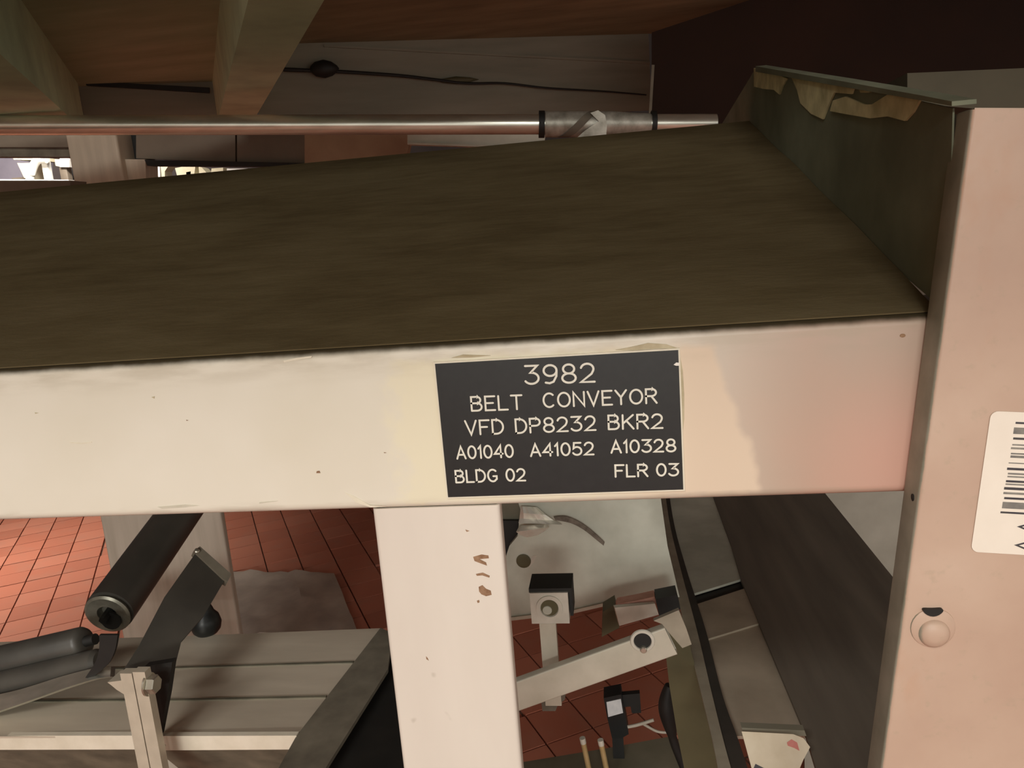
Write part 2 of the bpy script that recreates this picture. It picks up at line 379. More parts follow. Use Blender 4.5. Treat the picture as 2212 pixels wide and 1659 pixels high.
# bolt and slotted hole low on the post
bc = P(2016, 1366, PY); hc = P(2013, 1318, PY)
lathe('washer', bc + V((0, .0006, 0)) + V((-.0003, 0, .003)), (0, -1, 0), [(0, 0), (0, .0125), (.0012, .0122), (.0018, .011), (.0018, 0)], 'post', fr)
lathe('bolt_head', bc, (0, -1, 0), [(0, 0), (0, .0088), (.002, .0085), (.0038, .0068), (.0048, .0035), (.005, 0)], 'post', fr)
bm = bmesh.new()
prism(bm, [hc + V((.0055 * math.cos(a) * (1.0), -.0021, .0022 * math.sin(a) + .0008 * math.cos(2 * a))) for a in [i * math.pi / 10 for i in range(20)]], (0, .003, 0))
link('bolt_hole', bm, 'dark', fr)
for q, r in (((1950, 725), .0016), ):
    c = P(*q, YB - .0002); bm = bmesh.new()
    prism(bm, [c + V((r * math.cos(a), 0, .7 * r * math.sin(a))) for a in [i * math.pi / 6 for i in range(12)]], (0, .001, 0)); link('rivet_hole', bm, 'rust', fr)
c = onpost(P(1990, 1085, PY).z, .008); bm = bmesh.new()
prism(bm, [c + V((-.0003, .0022 * math.cos(a), .0022 * math.sin(a))) for a in [i * math.pi / 6 for i in range(12)]], (.001, 0, 0)); link('rivet_hole', bm, 'dark', fr)
# rust stains on the leg
def blot(name, pts, Y, mat, parent, t=.0003):
    return slab(name, [P(x_, y_, Y) for x_, y_ in pts], (0, t, 0), mat, parent)
YL = YB + .0018
for pts in ([(1022, 1203), (1040, 1198), (1055, 1200), (1056, 1206), (1036, 1208), (1050, 1215), (1052, 1222), (1038, 1217), (1025, 1212)],
            [(1028, 1240), (1043, 1237), (1058, 1244), (1057, 1248), (1042, 1243), (1030, 1244)],
            [(1034, 1268), (1042, 1264), (1050, 1272), (1060, 1276), (1062, 1285), (1050, 1288), (1040, 1284), (1035, 1278)],
            [(1030, 1298), (1035, 1296), (1036, 1301), (1032, 1303)], [(920, 1418), (924, 1422), (926, 1427), (921, 1424)],
            [(1005, 1144), (1014, 1147), (1008, 1149)]):
    blot('rust_stain', pts, YL, 'rust', fr)
# chips and scratches on the beam
for pts, mt in (([(684, 1018), (690, 1017), (692, 1022), (683, 1022)], 'rust'), ([(612, 779), (640, 773), (674, 769), (672, 773), (640, 778), (614, 783)], 'plate_edge'),
                ([(150, 955), (175, 957), (198, 954), (198, 956), (175, 959), (150, 957)], 'plate_edge'), ([(745, 1064), (765, 1072), (800, 1092), (835, 1094), (800, 1096), (770, 1086)], 'plate_edge'),
                ([(327, 858), (334, 856), (333, 861)], 'glue'), ([(402, 907), (407, 908), (403, 909)], 'rust'), ([(829, 977), (835, 978), (830, 979)], 'rust'),
                ([(340, 1095), (400, 1090), (430, 1092), (400, 1096), (350, 1099)], 'smudge'), ([(560, 1085), (600, 1082), (560, 1088)], 'smudge'), ([(75, 891), (83, 892), (76, 894)], 'glue')):
    blot('paint_chip', pts, YB - .0003, mt, fr)

# ------------------------------------------------------------------ nameplate
NPL, NPR, NPB, NPT = -.1103, .0372, 1.2878, 1.3745
npl = empty('nameplate', ((NPL + NPR) / 2, YB, NPB), 'black engraved nameplate reading 3982 BELT CONVEYOR on the cream beam', 'nameplate')
tl = -.0012
def npp(a, b_, d): return V((NPL + a * (NPR - NPL), YB - d, NPB + b_ * (NPT - NPB)))
def pl(name, m0, d0, d1, mat, par, bev=0):
    e = m0
    return slab(name, [V((NPL - e, YB - d0, NPB - e)), V((NPR + e, YB - d0, NPB - e)), V((NPR + e, YB - d0, NPT + e)), V((NPL - e, YB - d0, NPT + e))], (0, d0 - d1, 0), mat, par, bev)
pl('core_layer', .0010, .0014, .0001, 'plate_edge', npl, .0003)
face = pl('black_face', 0, .0017, .0014, 'plate_black', npl, .0001); tag(face, 'black engraved face')
slab('edge_chip', [P(x_, y_, YB - .0020) for x_, y_ in ((1455, 788), (1461, 783), (1468, 784), (1467, 790), (1460, 790))], (0, .0006, 0), 'white', npl)
for pts in ([(975, 773), (1000, 766), (1030, 767), (1060, 768), (1020, 772)], [(1330, 756), (1370, 748), (1400, 741), (1440, 744), (1466, 753), (1420, 753), (1370, 757)],
            [(1469, 770), (1475, 800), (1478, 850), (1478, 905), (1475, 930), (1472, 880), (1470, 820)]):
    blot('adhesive_bead', pts, YB - .0006, 'glue', npl, .0006)
def arc(cx, cy, rx, ry, a0, a1, n=12): return [(cx + rx * math.cos(math.radians(a0 + (a1 - a0) * i / n)), cy + ry * math.sin(math.radians(a0 + (a1 - a0) * i / n))) for i in range(n + 1)]
G = {
 '0': (.56, [arc(.28, .5, .28, .5, 0, 360, 24)]),
 'O': (.70, [arc(.35, .5, .35, .5, 0, 360, 24)]),
 '1': (.20, [[(0, .78), (.16, 1), (.16, 0)]]),
 '2': (.58, [arc(.28, .71, .27, .29, 165, -20, 10) + [(.46, .44), (0, 0), (.58, 0)]]),
 '3': (.58, [[(.02, 1), (.54, 1), (.24, .62)] + arc(.27, .31, .31, .31, 85, -150, 14)]),
 '4': (.58, [[(.46, 0), (.46, 1), (0, .3), (.6, .3)]]),
 '5': (.56, [[(.52, 1), (.08, 1), (.04, .55)] + arc(.26, .33, .30, .33, 115, -150, 14)]),
 '8': (.58, [arc(.29, .75, .24, .25, 0, 360, 18), arc(.29, .25, .29, .26, 0, 360, 18)]),
 '9': (.58, [arc(.29, .70, .28, .30, 0, 360, 18), [(.57, .70), (.55, .38), (.42, .08), (.25, 0), (.08, .04)]]),
 'A': (.64, [[(0, 0), (.32, 1), (.64, 0)], [(.11, .32), (.53, .32)]]),
 'B': (.58, [[(0, 0), (0, 1), (.33, 1)] + arc(.33, .77, .2, .23, 90, -90, 8) + [(0, .54)], [(.33, .54)] + arc(.33, .27, .25, .27, 90, -90, 8) + [(0, 0)]]),
 'C': (.64, [arc(.34, .5, .34, .5, 48, 312, 20)]),
 'D': (.62, [[(0, 0), (0, 1), (.22, 1)] + arc(.22, .5, .4, .5, 90, -90, 14) + [(0, 0)]]),
 'E': (.54, [[(.54, 1), (0, 1), (0, 0), (.54, 0)], [(0, .52), (.44, .52)]]),
 'F': (.52, [[(.54, 1), (0, 1), (0, 0)], [(0, .52), (.42, .52)]]),
 'G': (.64, [arc(.34, .5, .34, .5, 48, 290, 20) + [(.62, .2), (.62, .44), (.38, .44)]]),
 'K': (.60, [[(0, 0), (0, 1)], [(.58, 1), (0, .38)], [(.2, .6), (.6, 0)]]),
 'L': (.50, [[(0, 1), (0, 0), (.5, 0)]]),
 'N': (.62, [[(0, 0), (0, 1), (.62, 0), (.62, 1)]]),
 'P': (.58, [[(0, 0), (0, 1), (.33, 1)] + arc(.33, .74, .25, .26, 90, -90, 8) + [(0, .48)]]),
 'R': (.60, [[(0, 0), (0, 1), (.33, 1)] + arc(.33, .75, .25, .25, 90, -90, 8) + [(0, .5)], [(.3, .5), (.6, 0)]]),
 'T': (.60, [[(0, 1), (.6, 1)], [(.3, 1), (.3, 0)]]),
 'V': (.64, [[(0, 1), (.32, 0), (.64, 1)]]),
 'Y': (.62, [[(0, 1), (.31, .5), (.62, 1)], [(.31, .5), (.31, 0)]]),
}
def word_strokes(bm, txt, o, ux, uy, width, hgt, nrm, sw):
    tot = sum(G[c][0] for c in txt) * 1.0; gap = .22
    unit = tot + gap * (len(txt) - 1); k = (width - sw) / unit
    x0 = sw / 2
    for c in txt:
        w, ss = G[c]
        for si, pl_ in enumerate(ss):
            q = [o + ux * (x0 + a * k) + uy * (sw / 2 + b_ * (hgt - sw)) + nrm * (.00004 * si) for a, b_ in pl_]
            closed = (q[0] - q[-1]).length < 1e-6 and len(q) > 12 and c in '0O89'
            if closed: q = q[:-1]
            n_ = len(q); Ls, Rs = [], []
            for m_ in range(n_):
                a = q[(m_ - 1) % n_] if (closed or m_ > 0) else None; b_ = q[(m_ + 1) % n_] if (closed or m_ < n_ - 1) else None
                n1 = (q[m_] - a).normalized().cross(nrm) if a is not None else None
                n2 = (b_ - q[m_]).normalized().cross(nrm) if b_ is not None else None
                if n1 is None: mv = n2
                elif n2 is None: mv = n1
                else:
                    mv = (n1 + n2)
                    mv = n1 if mv.length < 1e-4 else mv.normalized()
                    mv = mv / max(.42, mv.dot(n1))
                Ls.append(bm.verts.new(q[m_] + mv * sw / 2)); Rs.append(bm.verts.new(q[m_] - mv * sw / 2))
            for m_ in range(n_ if closed else n_ - 1):
                e_ = (m_ + 1) % n_; bm.faces.new((Ls[m_], Ls[e_], Rs[e_], Rs[m_]))
            if not closed:
                for e0, e1, l_, r_ in ((q[0], q[1], Ls[0], Rs[0]), (q[-1], q[-2], Ls[-1], Rs[-1])):
                    d_ = (e0 - e1).normalized(); s_ = (l_.co - e0)
                    bm.faces.new([l_] + [bm.verts.new(e0 + s_ * math.cos(t) + d_ * (sw / 2) * math.sin(t)) for t in (.52, 1.05, 1.57, 2.09, 2.62)] + [r_])
        x0 += (w + gap) * k
YT = YB - .00185
def cr(x_, y_): return P(900 + x_ / 2.765, 700 + y_ / 2.765, YT)
LINES = [
 ([('3982', 645, 365, 1070, 350)], 120, 3.1),
 ([('BELT', 325, 524, 637, 513), ('CONVEYOR', 755, 503, 1440, 476)], 93, 2.8),
 ([('VFD', 290, 667, 525, 659), ('DP8232', 590, 657, 1075, 638), ('BKR2', 1142, 634, 1475, 626)], 93, 2.8),
 ([('A01040', 238, 810, 583, 799), ('A41052', 678, 795, 1063, 784), ('A10328', 1158, 775, 1552, 765)], 82, 2.8),
 ([('BLDG', 232, 952, 488, 944), ('02', 533, 942, 655, 940)], 80, 2.8),
 ([('FLR', 1183, 918, 1385, 914), ('03', 1430, 911, 1568, 910)], 80, 2.8),
]
for words, hpx, sw in LINES:
    bm = bmesh.new()
    for w, xa, ya, xb, yb in words:
        a, b_ = cr(xa, ya), cr(xb, yb); ux = (b_ - a); L = ux.length; ux.normalize()
        uy = V((-ux.z, 0, ux.x)); hh = (cr(xa, ya) - cr(xa, ya - hpx)).length
        word_strokes(bm, w, a, ux, uy, L, hh, V((0, -1, 0)), .00042 * sw)
    link('engraved_line', bm, 'letter', face)

# ------------------------------------------------------------------ barcode label on the post
lb = empty('barcode_label', P(2150, 1192, PY), 'white barcode sticker with rounded corners on the pinkish corner post', 'label')
YS = PY - .0004
l00, l01 = P(2097, 1192, YS), P(2141, 888, YS); up = (l01 - l00); LH = up.length; up.normalize(); rt = V((up.z, 0, -up.x))
LW = .075; cpts = [l00 + rt * (LW / 2 + a) + up * (LH / 2 + c) for a, c in rrect(LW, LH, .004)]
slab('paper', cpts, (0, .0003, 0), 'label', lb)
def lbox(name, a0, a1, b0, b1, mat):
    slab(name, [l00 + rt * a0 + up * b0 + V((0, -.0001, 0)), l00 + rt * a1 + up * b0 + V((0, -.0001, 0)), l00 + rt * a1 + up * b1 + V((0, -.0001, 0)), l00 + rt * a0 + up * b1 + V((0, -.0001, 0))], (0, .0001, 0), mat, lb)
def yb(cy_): # height along the label from the crop row
    return LH * (1470 - cy_) / (1470 - 130)
off = (P(2163, 1105, YS) - l00).dot(rt)
BARS = [(1070, 18, 'ink'), (1000, 62, 'ink2'), (933, 20, 'ink'), (885, 20, 'ink2'), (840, 24, 'ink'), (800, 14, 'ink2'), (772, 20, 'ink'), (728, 14, 'ink2'), (700, 16, 'ink2'), (655, 22, 'ink'),
        (600, 10, 'ink2'), (540, 22, 'ink2'), (512, 14, 'ink2'), (462, 18, 'ink2'), (430, 14, 'ink2'), (372, 20, 'ink'), (300, 60, 'ink2'), (228, 18, 'ink')]
for cy_, hh, mt in BARS:
    s = LH / (1470 - 130); lbox('barcode_bar', off + .002 * ((hash((cy_, 3)) % 3) - 1) * .2, LW - .008, yb(cy_) - hh * s / 2, yb(cy_) + hh * s / 2, mt)
bm = bmesh.new()
for cy_ in (1380, 1200):
    word_strokes(bm, 'A', l00 + rt * (off + .0205) + up * (yb(cy_) - .004) + V((0, -.0001, 0)), up, rt * -1, .0082, .0105, V((0, -1, 0)), .0011)
link('printed_letters', bm, 'ink', lb)

# ------------------------------------------------------------------ inclined dusty belt and its side guard
YBK = 1.05; zb = P(810, 343, YBK).z; XR = .1835
slope = V((0, YBK - (YB + .004), zb - (ZB1 + .0005)))
nrm = V((0, -slope.z, slope.y)).normalized()
f0, f1 = V((-1.22, YB + .0045, ZB1 + .0006)), V((XR, YB + .0045, ZB1 + .0006))
bm = bmesh.new(); NX, NYg = 60, 30; grid = []
for j in range(NYg + 1):
    row = []
    for i in range(NX + 1):
        p = f0.lerp(f1, i / NX) + slope * (j / NYg)
        k = .0012 * math.sin(i * .7 + j * .2) * math.sin(j * .45) if 0 < j < NYg else 0
        row.append((bm.verts.new(p + nrm * (.0004 + .0026 * min(1, j / 3) + k)), bm.verts.new(p - nrm * (.0005 if j < 2 else .001))))
    grid.append(row)
for j in range(NYg):
    for i in range(NX):
        a, b_, c, d = grid[j][i], grid[j][i + 1], grid[j + 1][i + 1], grid[j + 1][i]
        bm.faces.new((a[0], b_[0], c[0], d[0])); bm.faces.new((a[1], d[1], c[1], b_[1]))
for i in range(NX):
    a, b_ = grid[0][i], grid[0][i + 1]; bm.faces.new((a[0], a[1], b_[1], b_[0]))
    a, b_ = grid[NYg][i], grid[NYg][i + 1]; bm.faces.new((a[0], b_[0], b_[1], a[1]))
for j in range(NYg):
    for i in (0, NX):
        a, b_ = grid[j][i], grid[j + 1][i]; bm.faces.new((a[0], b_[0], b_[1], a[1]))
tag(link('conveyor_belt', bm, 'belt', fr, True), 'wide dark dusty belt sloping up')

sg = slab('guard_plate', [PX(x_, y_, XR + .0005) for x_, y_ in ((1632, 148), (1800, 180), (1985, 218), (2058, 234), (2052, 450), (2046, 676), (1830, 490), (1620, 300), (1550, 283))], (.001, 0, 0), 'skirt', fr)
tag(sg, 'dark side guard plate with flaking paint along its top')
def gk(pts): return [PX(1580 + a / 3.5, 100 + b_ / 3.5, XR - .0012) for a, b_ in pts]
for pts in ([(168, 165), (330, 205), (420, 245), (385, 300), (362, 365), (320, 330), (240, 322), (170, 305)],
            [(450, 228), (600, 252), (760, 272), (920, 318), (905, 362), (775, 350), (735, 440), (690, 552), (600, 510), (520, 430), (495, 330)],
            [(765, 410), (860, 380), (1000, 440), (1060, 440), (1200, 352), (1330, 372), (1420, 408), (1370, 500), (1310, 565), (1180, 530), (1050, 545), (860, 512), (745, 490)],
            [(960, 320), (1090, 305), (1040, 350), (975, 352)]):
    slab('paint_flake', gk(pts), (.0015, 0, 0), 'flake', sg, .0004, 1)
slab('top_flange', [PX(x_, y_, XR - .004) for x_, y_ in ((1632, 143), (1800, 172), (1990, 206), (2056, 219), (2056, 229), (1990, 217), (1800, 184), (1632, 155))], (.012, 0, 0), 'skirt', sg, .0005)
tag(slab('rear_rail', [P(x_, y_, .66) for x_, y_ in ((1960, 158), (2420, 138), (2420, 262), (1960, 222))], (0, .05, 0), 'dkolive', None, .004), 'olive brown rail behind the top of the corner post', 'rail')

# ------------------------------------------------------------------ overhead conveyor
w0, w1 = P(0, 200, 1.42), P(1400, 200, 1.86)
WX = (w1 - w0); WX.z = 0; WX.normalize(); WN = V((-WX.y, WX.x, 0))
def PW(px, py, back=0.0): return PN(px, py, w0 + WN * back, WN)
oc = empty('overhead_conveyor', PW(900, 250), 'underside of the overhead conveyor with brown panels and cross joists', 'conveyor')
zR = PW(1000, 84).z; zL = PW(300, 182).z
a, b_ = PW(545, 150), PW(1404, 150)
slab('side_channel', [V((a.x, a.y, PW(900, 262).z)), V((b_.x, b_.y, PW(900, 262).z)), V((b_.x, b_.y, zR)), V((a.x, a.y, zR))], WN * .006, 'web', oc, .001)
slab('side_channel', [V((*PW(-160, 1).xy, PW(300, 262).z)), V((*PW(470, 1).xy, PW(300, 262).z)), V((*PW(470, 1).xy, zL)), V((*PW(-160, 1).xy, zL))], WN * .006, 'web', oc, .001)
slab('channel_lip', [PW(700, 96, -.004), PW(1404, 133, -.004), PW(1404, 138, -.004), PW(700, 101, -.004)], WN * .004, 'web', oc)
def joist(pl_, pr_, zbot, ztop, ext=.2, length=1.1):
    """cross joist running towards the viewer from the channel"""
    p0, p1 = PN(*pl_, (0, 0, zbot), (0, 0, 1)), PN(*pr_, (0, 0, zbot), (0, 0, 1))
    JD = ray(412, 491).normalized(); e = -JD * length
    wv = BX * (p1 - p0).dot(BX)
    q = p0 + JD * ext; hh = V((0, 0, ztop - zbot))
    bm = bmesh.new(); prism(bm, [q, q + wv, q + wv + hh, q + hh], e); prism(bm, [q, q + wv, q + wv + hh, q + hh], BD * .0)if 0 else None
    return link('cross_joist', bm, 'joist', oc, False, .002)
zj = PW(500, 262).z
joist((474, 246), (556, 246), zj, zR)
joist((60, 290), (190, 290), PW(190, 290).z, zL + .03, -.01)
YNEAR = -.12  # bed stretched unseen over the camera to shade belt and floor
def panel(pa, pb_, z_, t, mat):
    a, b_ = PW(pa, 150), PW(pb_, 150); a.z = b_.z = z_
    a2 = a - BD * ((a.y - YNEAR) / BD.y); b2 = b_ - BD * ((b_.y - YNEAR) / BD.y)
    return slab('bed_panel', [a, b_, b2, a2], (0, 0, t), mat, oc)
panel(440, 2700, zR, .01, 'brown'); panel(-1400, 470, zL, .01, 'brownl')
slab('panel_edge', [PW(186, 175, -.02), PW(452, 189, -.02), PW(452, 200, -.02), PW(186, 184, -.02)], WN * .008, 'dark', oc)
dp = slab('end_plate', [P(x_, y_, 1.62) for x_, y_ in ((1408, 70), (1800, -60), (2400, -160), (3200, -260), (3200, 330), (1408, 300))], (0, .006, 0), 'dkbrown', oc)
slab('plate_edge', [P(x_, y_, 1.615) for x_, y_ in ((1408, 140), (1414, 140), (1410, 205), (1406, 275), (1400, 275), (1404, 205))], (0, .005, 0), 'web', oc)
oc2 = empty('overhead_cable', PW(700, 150, -.012), 'thin dark cable with a lump running along the overhead channel', 'cable')
cable('cable', [PW(x_, y_, -.013) for x_, y_ in ((612, 150), (665, 152), (740, 155), (860, 163), (940, 172), (1010, 180), (1090, 180), (1180, 190), (1300, 197), (1396, 205))],
      lambda t: .0042 - .0026 * t, 'dark', oc2, 8, 5)
d_, s_, t_ = frame(WX)
lathe('cable_knot', PW(668, 150, -.014), WX, [(0, 0), (.003, .006), (.012, .014), (.03, .018), (.045, .014), (.056, .006), (.06, 0)], 'dark', oc2, 16)
lathe('cable_knot', PW(945, 175, -.008), WX, [(0, 0), (.01, .004), (.04, .008), (.07, .005), (.09, 0)], 'olive', oc2, 12)

# ------------------------------------------------------------------ conduit below it
c0, c1 = P(-200, 271, 1.147), P(1546, 268, 1.29); cdv = (c1 - c0).normalized()
def onc(px): # point on the conduit under a pixel column
    n = ROT.transposed()  # plane through the camera and the column
    pn = ray(px, 0).cross(ray(px, 1000)); return c0 + cdv * ((CAM - c0).dot(pn) / cdv.dot(pn))
cn = empty('conduit', c0, 'shiny galvanised conduit pipe crossing behind the belt, with a taped coupling', 'pipe')
L = (c1 - c0).length
lathe('pipe', c0, cdv, [(0, 0), (0, .0152), (L, .0152), (L, 0)], 'pipe', cn, 32)
def tpos(px): return (onc(px) - c0).length
ta, tb = tpos(1172), tpos(1404)
lathe('coupling', c0, cdv, [(ta + .004, .0138), (ta + .004, .0195), (ta + .03, .0195), (tb - .06, .0195), (tb - .02, .0165), (tb, .016), (tb, .0138)], 'coupl', cn, 32)
for px, w in ((1170, .0045), (1411, .0035)):
    t0 = tpos(px); lathe('retaining_ring', c0, cdv, [(t0 - w, .0138), (t0 - w, .0205), (t0 + w, .0205), (t0 + w, .0138)], 'dark', cn, 32)
d_, s_, t_ = frame(cdv)
hl = []; hr = []
back = (CAM - c0); back -= cdv * back.dot(cdv); back.normalize(); upv = cdv.cross(back) * -1
if upv.z < 0: upv = -upv
for i in range(13):
    t = i / 12; ang = math.radians(-75 + 150 * t); px = 1215 + (1285 - 1215) * t
    base_ = c0 + cdv * tpos(px) + (back * math.cos(ang) + upv * math.sin(ang)) * .0203
    hl.append(base_ - cdv * .008); hr.append(base_ + cdv * .008)
ribbon('tape_wrap', hl, hr, back * .0012, 'dkrail', cn, 2)
slab('clip', [onc(x_) + back * .021 + upv * ((268 - y_) / F * 1.25) for x_, y_ in ((1272, 246), (1288, 241), (1303, 250), (1308, 270), (1307, 292), (1240, 298), (1262, 280), (1290, 262))], back * .0015, 'coupl', cn)

# ------------------------------------------------------------------ frame parts seen through the slot behind the belt
YR = 1.72
rf = empty('rear_support', V((*P(205, 340, YR + .04).xy, 0)), 'taupe support post and rails standing behind the conduit on the left', 'support')
pq0, pq1 = P(150, 345, YR), P(259, 345, YR)
tube('post', V(((pq0.x + pq1.x) / 2, YR + .05, 0)), V(((pq0.x + pq1.x) / 2, YR + .05, P(200, 262, YR).z)), pq1.x - pq0.x, .1, .006, 'taupe', rf, axes=((1, 0, 0), (0, 1, 0)))
slab('rail', [P(x_, y_, YR + .02) for x_, y_ in ((-700, 276), (153, 276), (153, 318), (-700, 318))], (0, .05, 0), 'rail', rf, .002)
slab('rail_flange', [P(x_, y_, YR + .03) for x_, y_ in ((-700, 318), (153, 318), (153, 339), (-700, 337))], (0, .04, 0), 'dkrail', rf, .001)
slab('bracket_box', [P(x_, y_, YR + .02) for x_, y_ in ((264, 344), (314, 344), (316, 400), (268, 402))], (0, .05, 0), 'taupe', rf, .002)
slab('dark_gap_sheet', [P(x_, y_, YR + .06) for x_, y_ in ((255, 270), (330, 270), (330, 356), (255, 350))], (0, .01, 0), 'dark', rf)  # dark sheet standing in for the darkness of the gap
slab('lower_rail', [P(x_, y_, 1.5) for x_, y_ in ((-700, 390), (152, 390), (152, 440), (-700, 440))], (0, .05, 0), 'rail', rf, .002)
slab('rail_panel', [P(x_, y_, YR + .03) for x_, y_ in ((294, 278), (508, 278), (508, 350), (294, 342))], (0, .02, 0), 'rail', rf, .001)
slab('rail_panel', [P(x_, y_, YR + .03) for x_, y_ in ((512, 278), (670, 278), (670, 354), (512, 350))], (0, .02, 0), 'rail', rf, .001)
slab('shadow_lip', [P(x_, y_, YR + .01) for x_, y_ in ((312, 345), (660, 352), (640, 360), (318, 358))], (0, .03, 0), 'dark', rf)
tag(slab('red_brown_angle', [P(x_, y_, 1.5) for x_, y_ in ((658, 278), (890, 278), (880, 330), (760, 352), (658, 356))], (0, .02, 0), 'redbr', None, .001), 'red brown steel plate just below the conduit above the belt edge', 'plate')
chn = empty('light_channel', P(1020, 300, 1.42), 'pale grey channel tucked under the conduit left of its coupling', 'channel')
slab('channel_web', [P(x_, y_, 1.42) for x_, y_ in ((880, 276), (1180, 276), (1176, 306), (1100, 317), (880, 310))], (0, .006, 0), 'brace', chn)
slab('channel_lip', [P(x_, y_, 1.412) for x_, y_ in ((880, 308), (1100, 315), (1176, 305), (1176, 309), (1100, 319), (880, 312))], (0, .02, 0), 'brace', chn)

# ------------------------------------------------------------------ bright things far behind
YF = 5.4
def far(name, pts, dep, mat, label, cat, bev=.01):
    return tag(slab(name, [P(x_, y_, YF) for x_, y_ in pts], (0, dep, 0), mat, None, bev), label, cat)
fl = lambda x_, y_: V((*P(x_, y_, YF).xy, 0))
far('lavender_panel', [(-160, 330), (46, 330), (50, 900), (-110, 900)], .08, 'lav', 'lavender panel seen far away through the left slot', 'panel').location.y += .25
hp = empty('hopper', fl(60, 380), 'cream funnel hopper far behind the belt at the left slot', 'hopper')
slab('funnel', [P(x_, y_, YF - .1) for x_, y_ in ((37, 352), (70, 352), (60, 386), (52, 384))], (0, .2, 0), 'creamy', hp, .01)
slab('rim', [P(x_, y_, YF - .12) for x_, y_ in ((26, 339), (84, 339), (84, 346), (30, 345))], (0, .24, 0), 'creamy', hp, .006)
box('stand', V((*P(57, 400, YF).xy, P(57, 384, YF).z / 2)), (.12, .12, P(57, 384, YF).z), 'rail', hp, .01)
du = empty('white_duct', fl(80, 380), 'white bent duct far behind the belt at the left slot', 'duct')
cable('bend', [P(x_, y_, YF - .25) for x_, y_ in ((100, 344), (84, 345), (76, 352), (70, 366), (64, 392))], .028, 'white', du, 14)
tube('riser', V((*P(97, 385, YF - .2).xy, 0)), P(97, 338, YF - .2), .045, .045, .006, 'white', du, axes=((1, 0, 0), (0, 1, 0)))
sl = empty('white_cabinet', fl(138, 360), 'small bright white cabinet far away beside the taupe post', 'cabinet')
slab('body', [P(x_, y_, YF) for x_, y_ in ((129, 341), (150, 341), (150, 361), (129, 361))], (0, .1, 0), 'white', sl, .008)
slab('side', [P(x_, y_, YF + .01) for x_, y_ in ((118, 344), (129, 344), (129, 360), (120, 358))], (0, .1, 0), 'creamy', sl, .004)
tube('stand', V((*P(140, 360, YF + .05).xy, 0)), V((*P(140, 360, YF + .05).xy, P(140, 360, YF).z)), .06, .06, .008, 'rail', sl, axes=((1, 0, 0), (0, 1, 0)))
far('dark_cabinet', [(104, 330), (160, 330), (165, 900), (120, 900)], .08, 'dark', 'dark cabinet far away behind the white cabinet', 'cabinet').location.y += .25
sh = empty('white_shelf', fl(60, 388), 'long white ledge far away along the bottom of the left slot', 'ledge')
slab('ledge', [P(x_, y_, YF - .4) for x_, y_ in ((-160, 386), (148, 388), (148, 396), (-160, 394))], (0, .12, 0), 'white', sh, .008)
for x_ in (-100, 110): box('ledge_leg', V((*P(x_, 392, YF - .34).xy, P(x_, 396, YF - .34).z / 2)), (.06, .06, P(x_, 396, YF - .34).z), 'rail', sh)
YG = 5.6
def farg(name, groups, label, cat):
    x_ = groups[0][0][0]; e = empty(name, V((*P(x_[0], x_[1], YG).xy, 0)), label, cat); zz_ = 9
    for pts, mt, pn in groups:
        q = slab(pn, [P(a_, c_, YG) for a_, c_ in pts], (0, .1, 0), mt, e, .005)
        zz_ = min(zz_, min(P(a_, c_, YG).z for a_, c_ in pts))
    c_ = P(sum(p[0] for p in groups[0][0]) / len(groups[0][0]), groups[0][0][0][1], YG)
    box('stand', V((c_.x, YG + .05, zz_ / 2)), (.05, .08, zz_), 'rail', e)
farg('white_upright', [([(335, 357), (345, 357), (346, 392), (337, 392)], 'white', 'upright'), ([(347, 358), (364, 358), (356, 370), (356, 388), (350, 388)], 'creamy', 'hood')], 'white upright with a cream hood far away in the narrow slot', 'machine')
farg('cream_machine', [([(378, 363), (400, 359), (422, 359), (420, 374), (412, 385), (384, 385)], 'creamy', 'body'), ([(402, 372), (412, 370), (412, 384), (403, 384)], 'white', 'knob')], 'cream machine in the middle of the narrow slot far away', 'machine')
farg('pale_wedge', [([(429, 360), (436, 362), (449, 376), (444, 384), (418, 384), (430, 374)], 'creamy', 'wedge')], 'pale wedge shaped machine part far away, right of the cream machine', 'machine')
farg('pale_box', [([(457, 364), (482, 362), (482, 380), (455, 380)], 'creamy', 'box')], 'pale box far away near the tip of the narrow slot', 'box')
farg('white_beam', [([(490, 364), (545, 364), (545, 380), (490, 380)], 'white', 'beam')], 'white beam end far away at the tip of the narrow slot', 'beam')

# ------------------------------------------------------------------ lower left: column, rollers, pan
YC = 1.27
xl, xr_ = P(219, 1135, YC).x, P(480, 1135, YC).x
tag(tube('steel_column', V(((xl + xr_) / 2, YC + .008, 0)), V(((xl + xr_) / 2, YC + .008, 1.33)), xr_ - xl, .016, .004, 'column', None, axes=((1, 0, 0), (0, 1, 0))),
    'grey streaked steel column behind the black rollers, left under the beam', 'column')

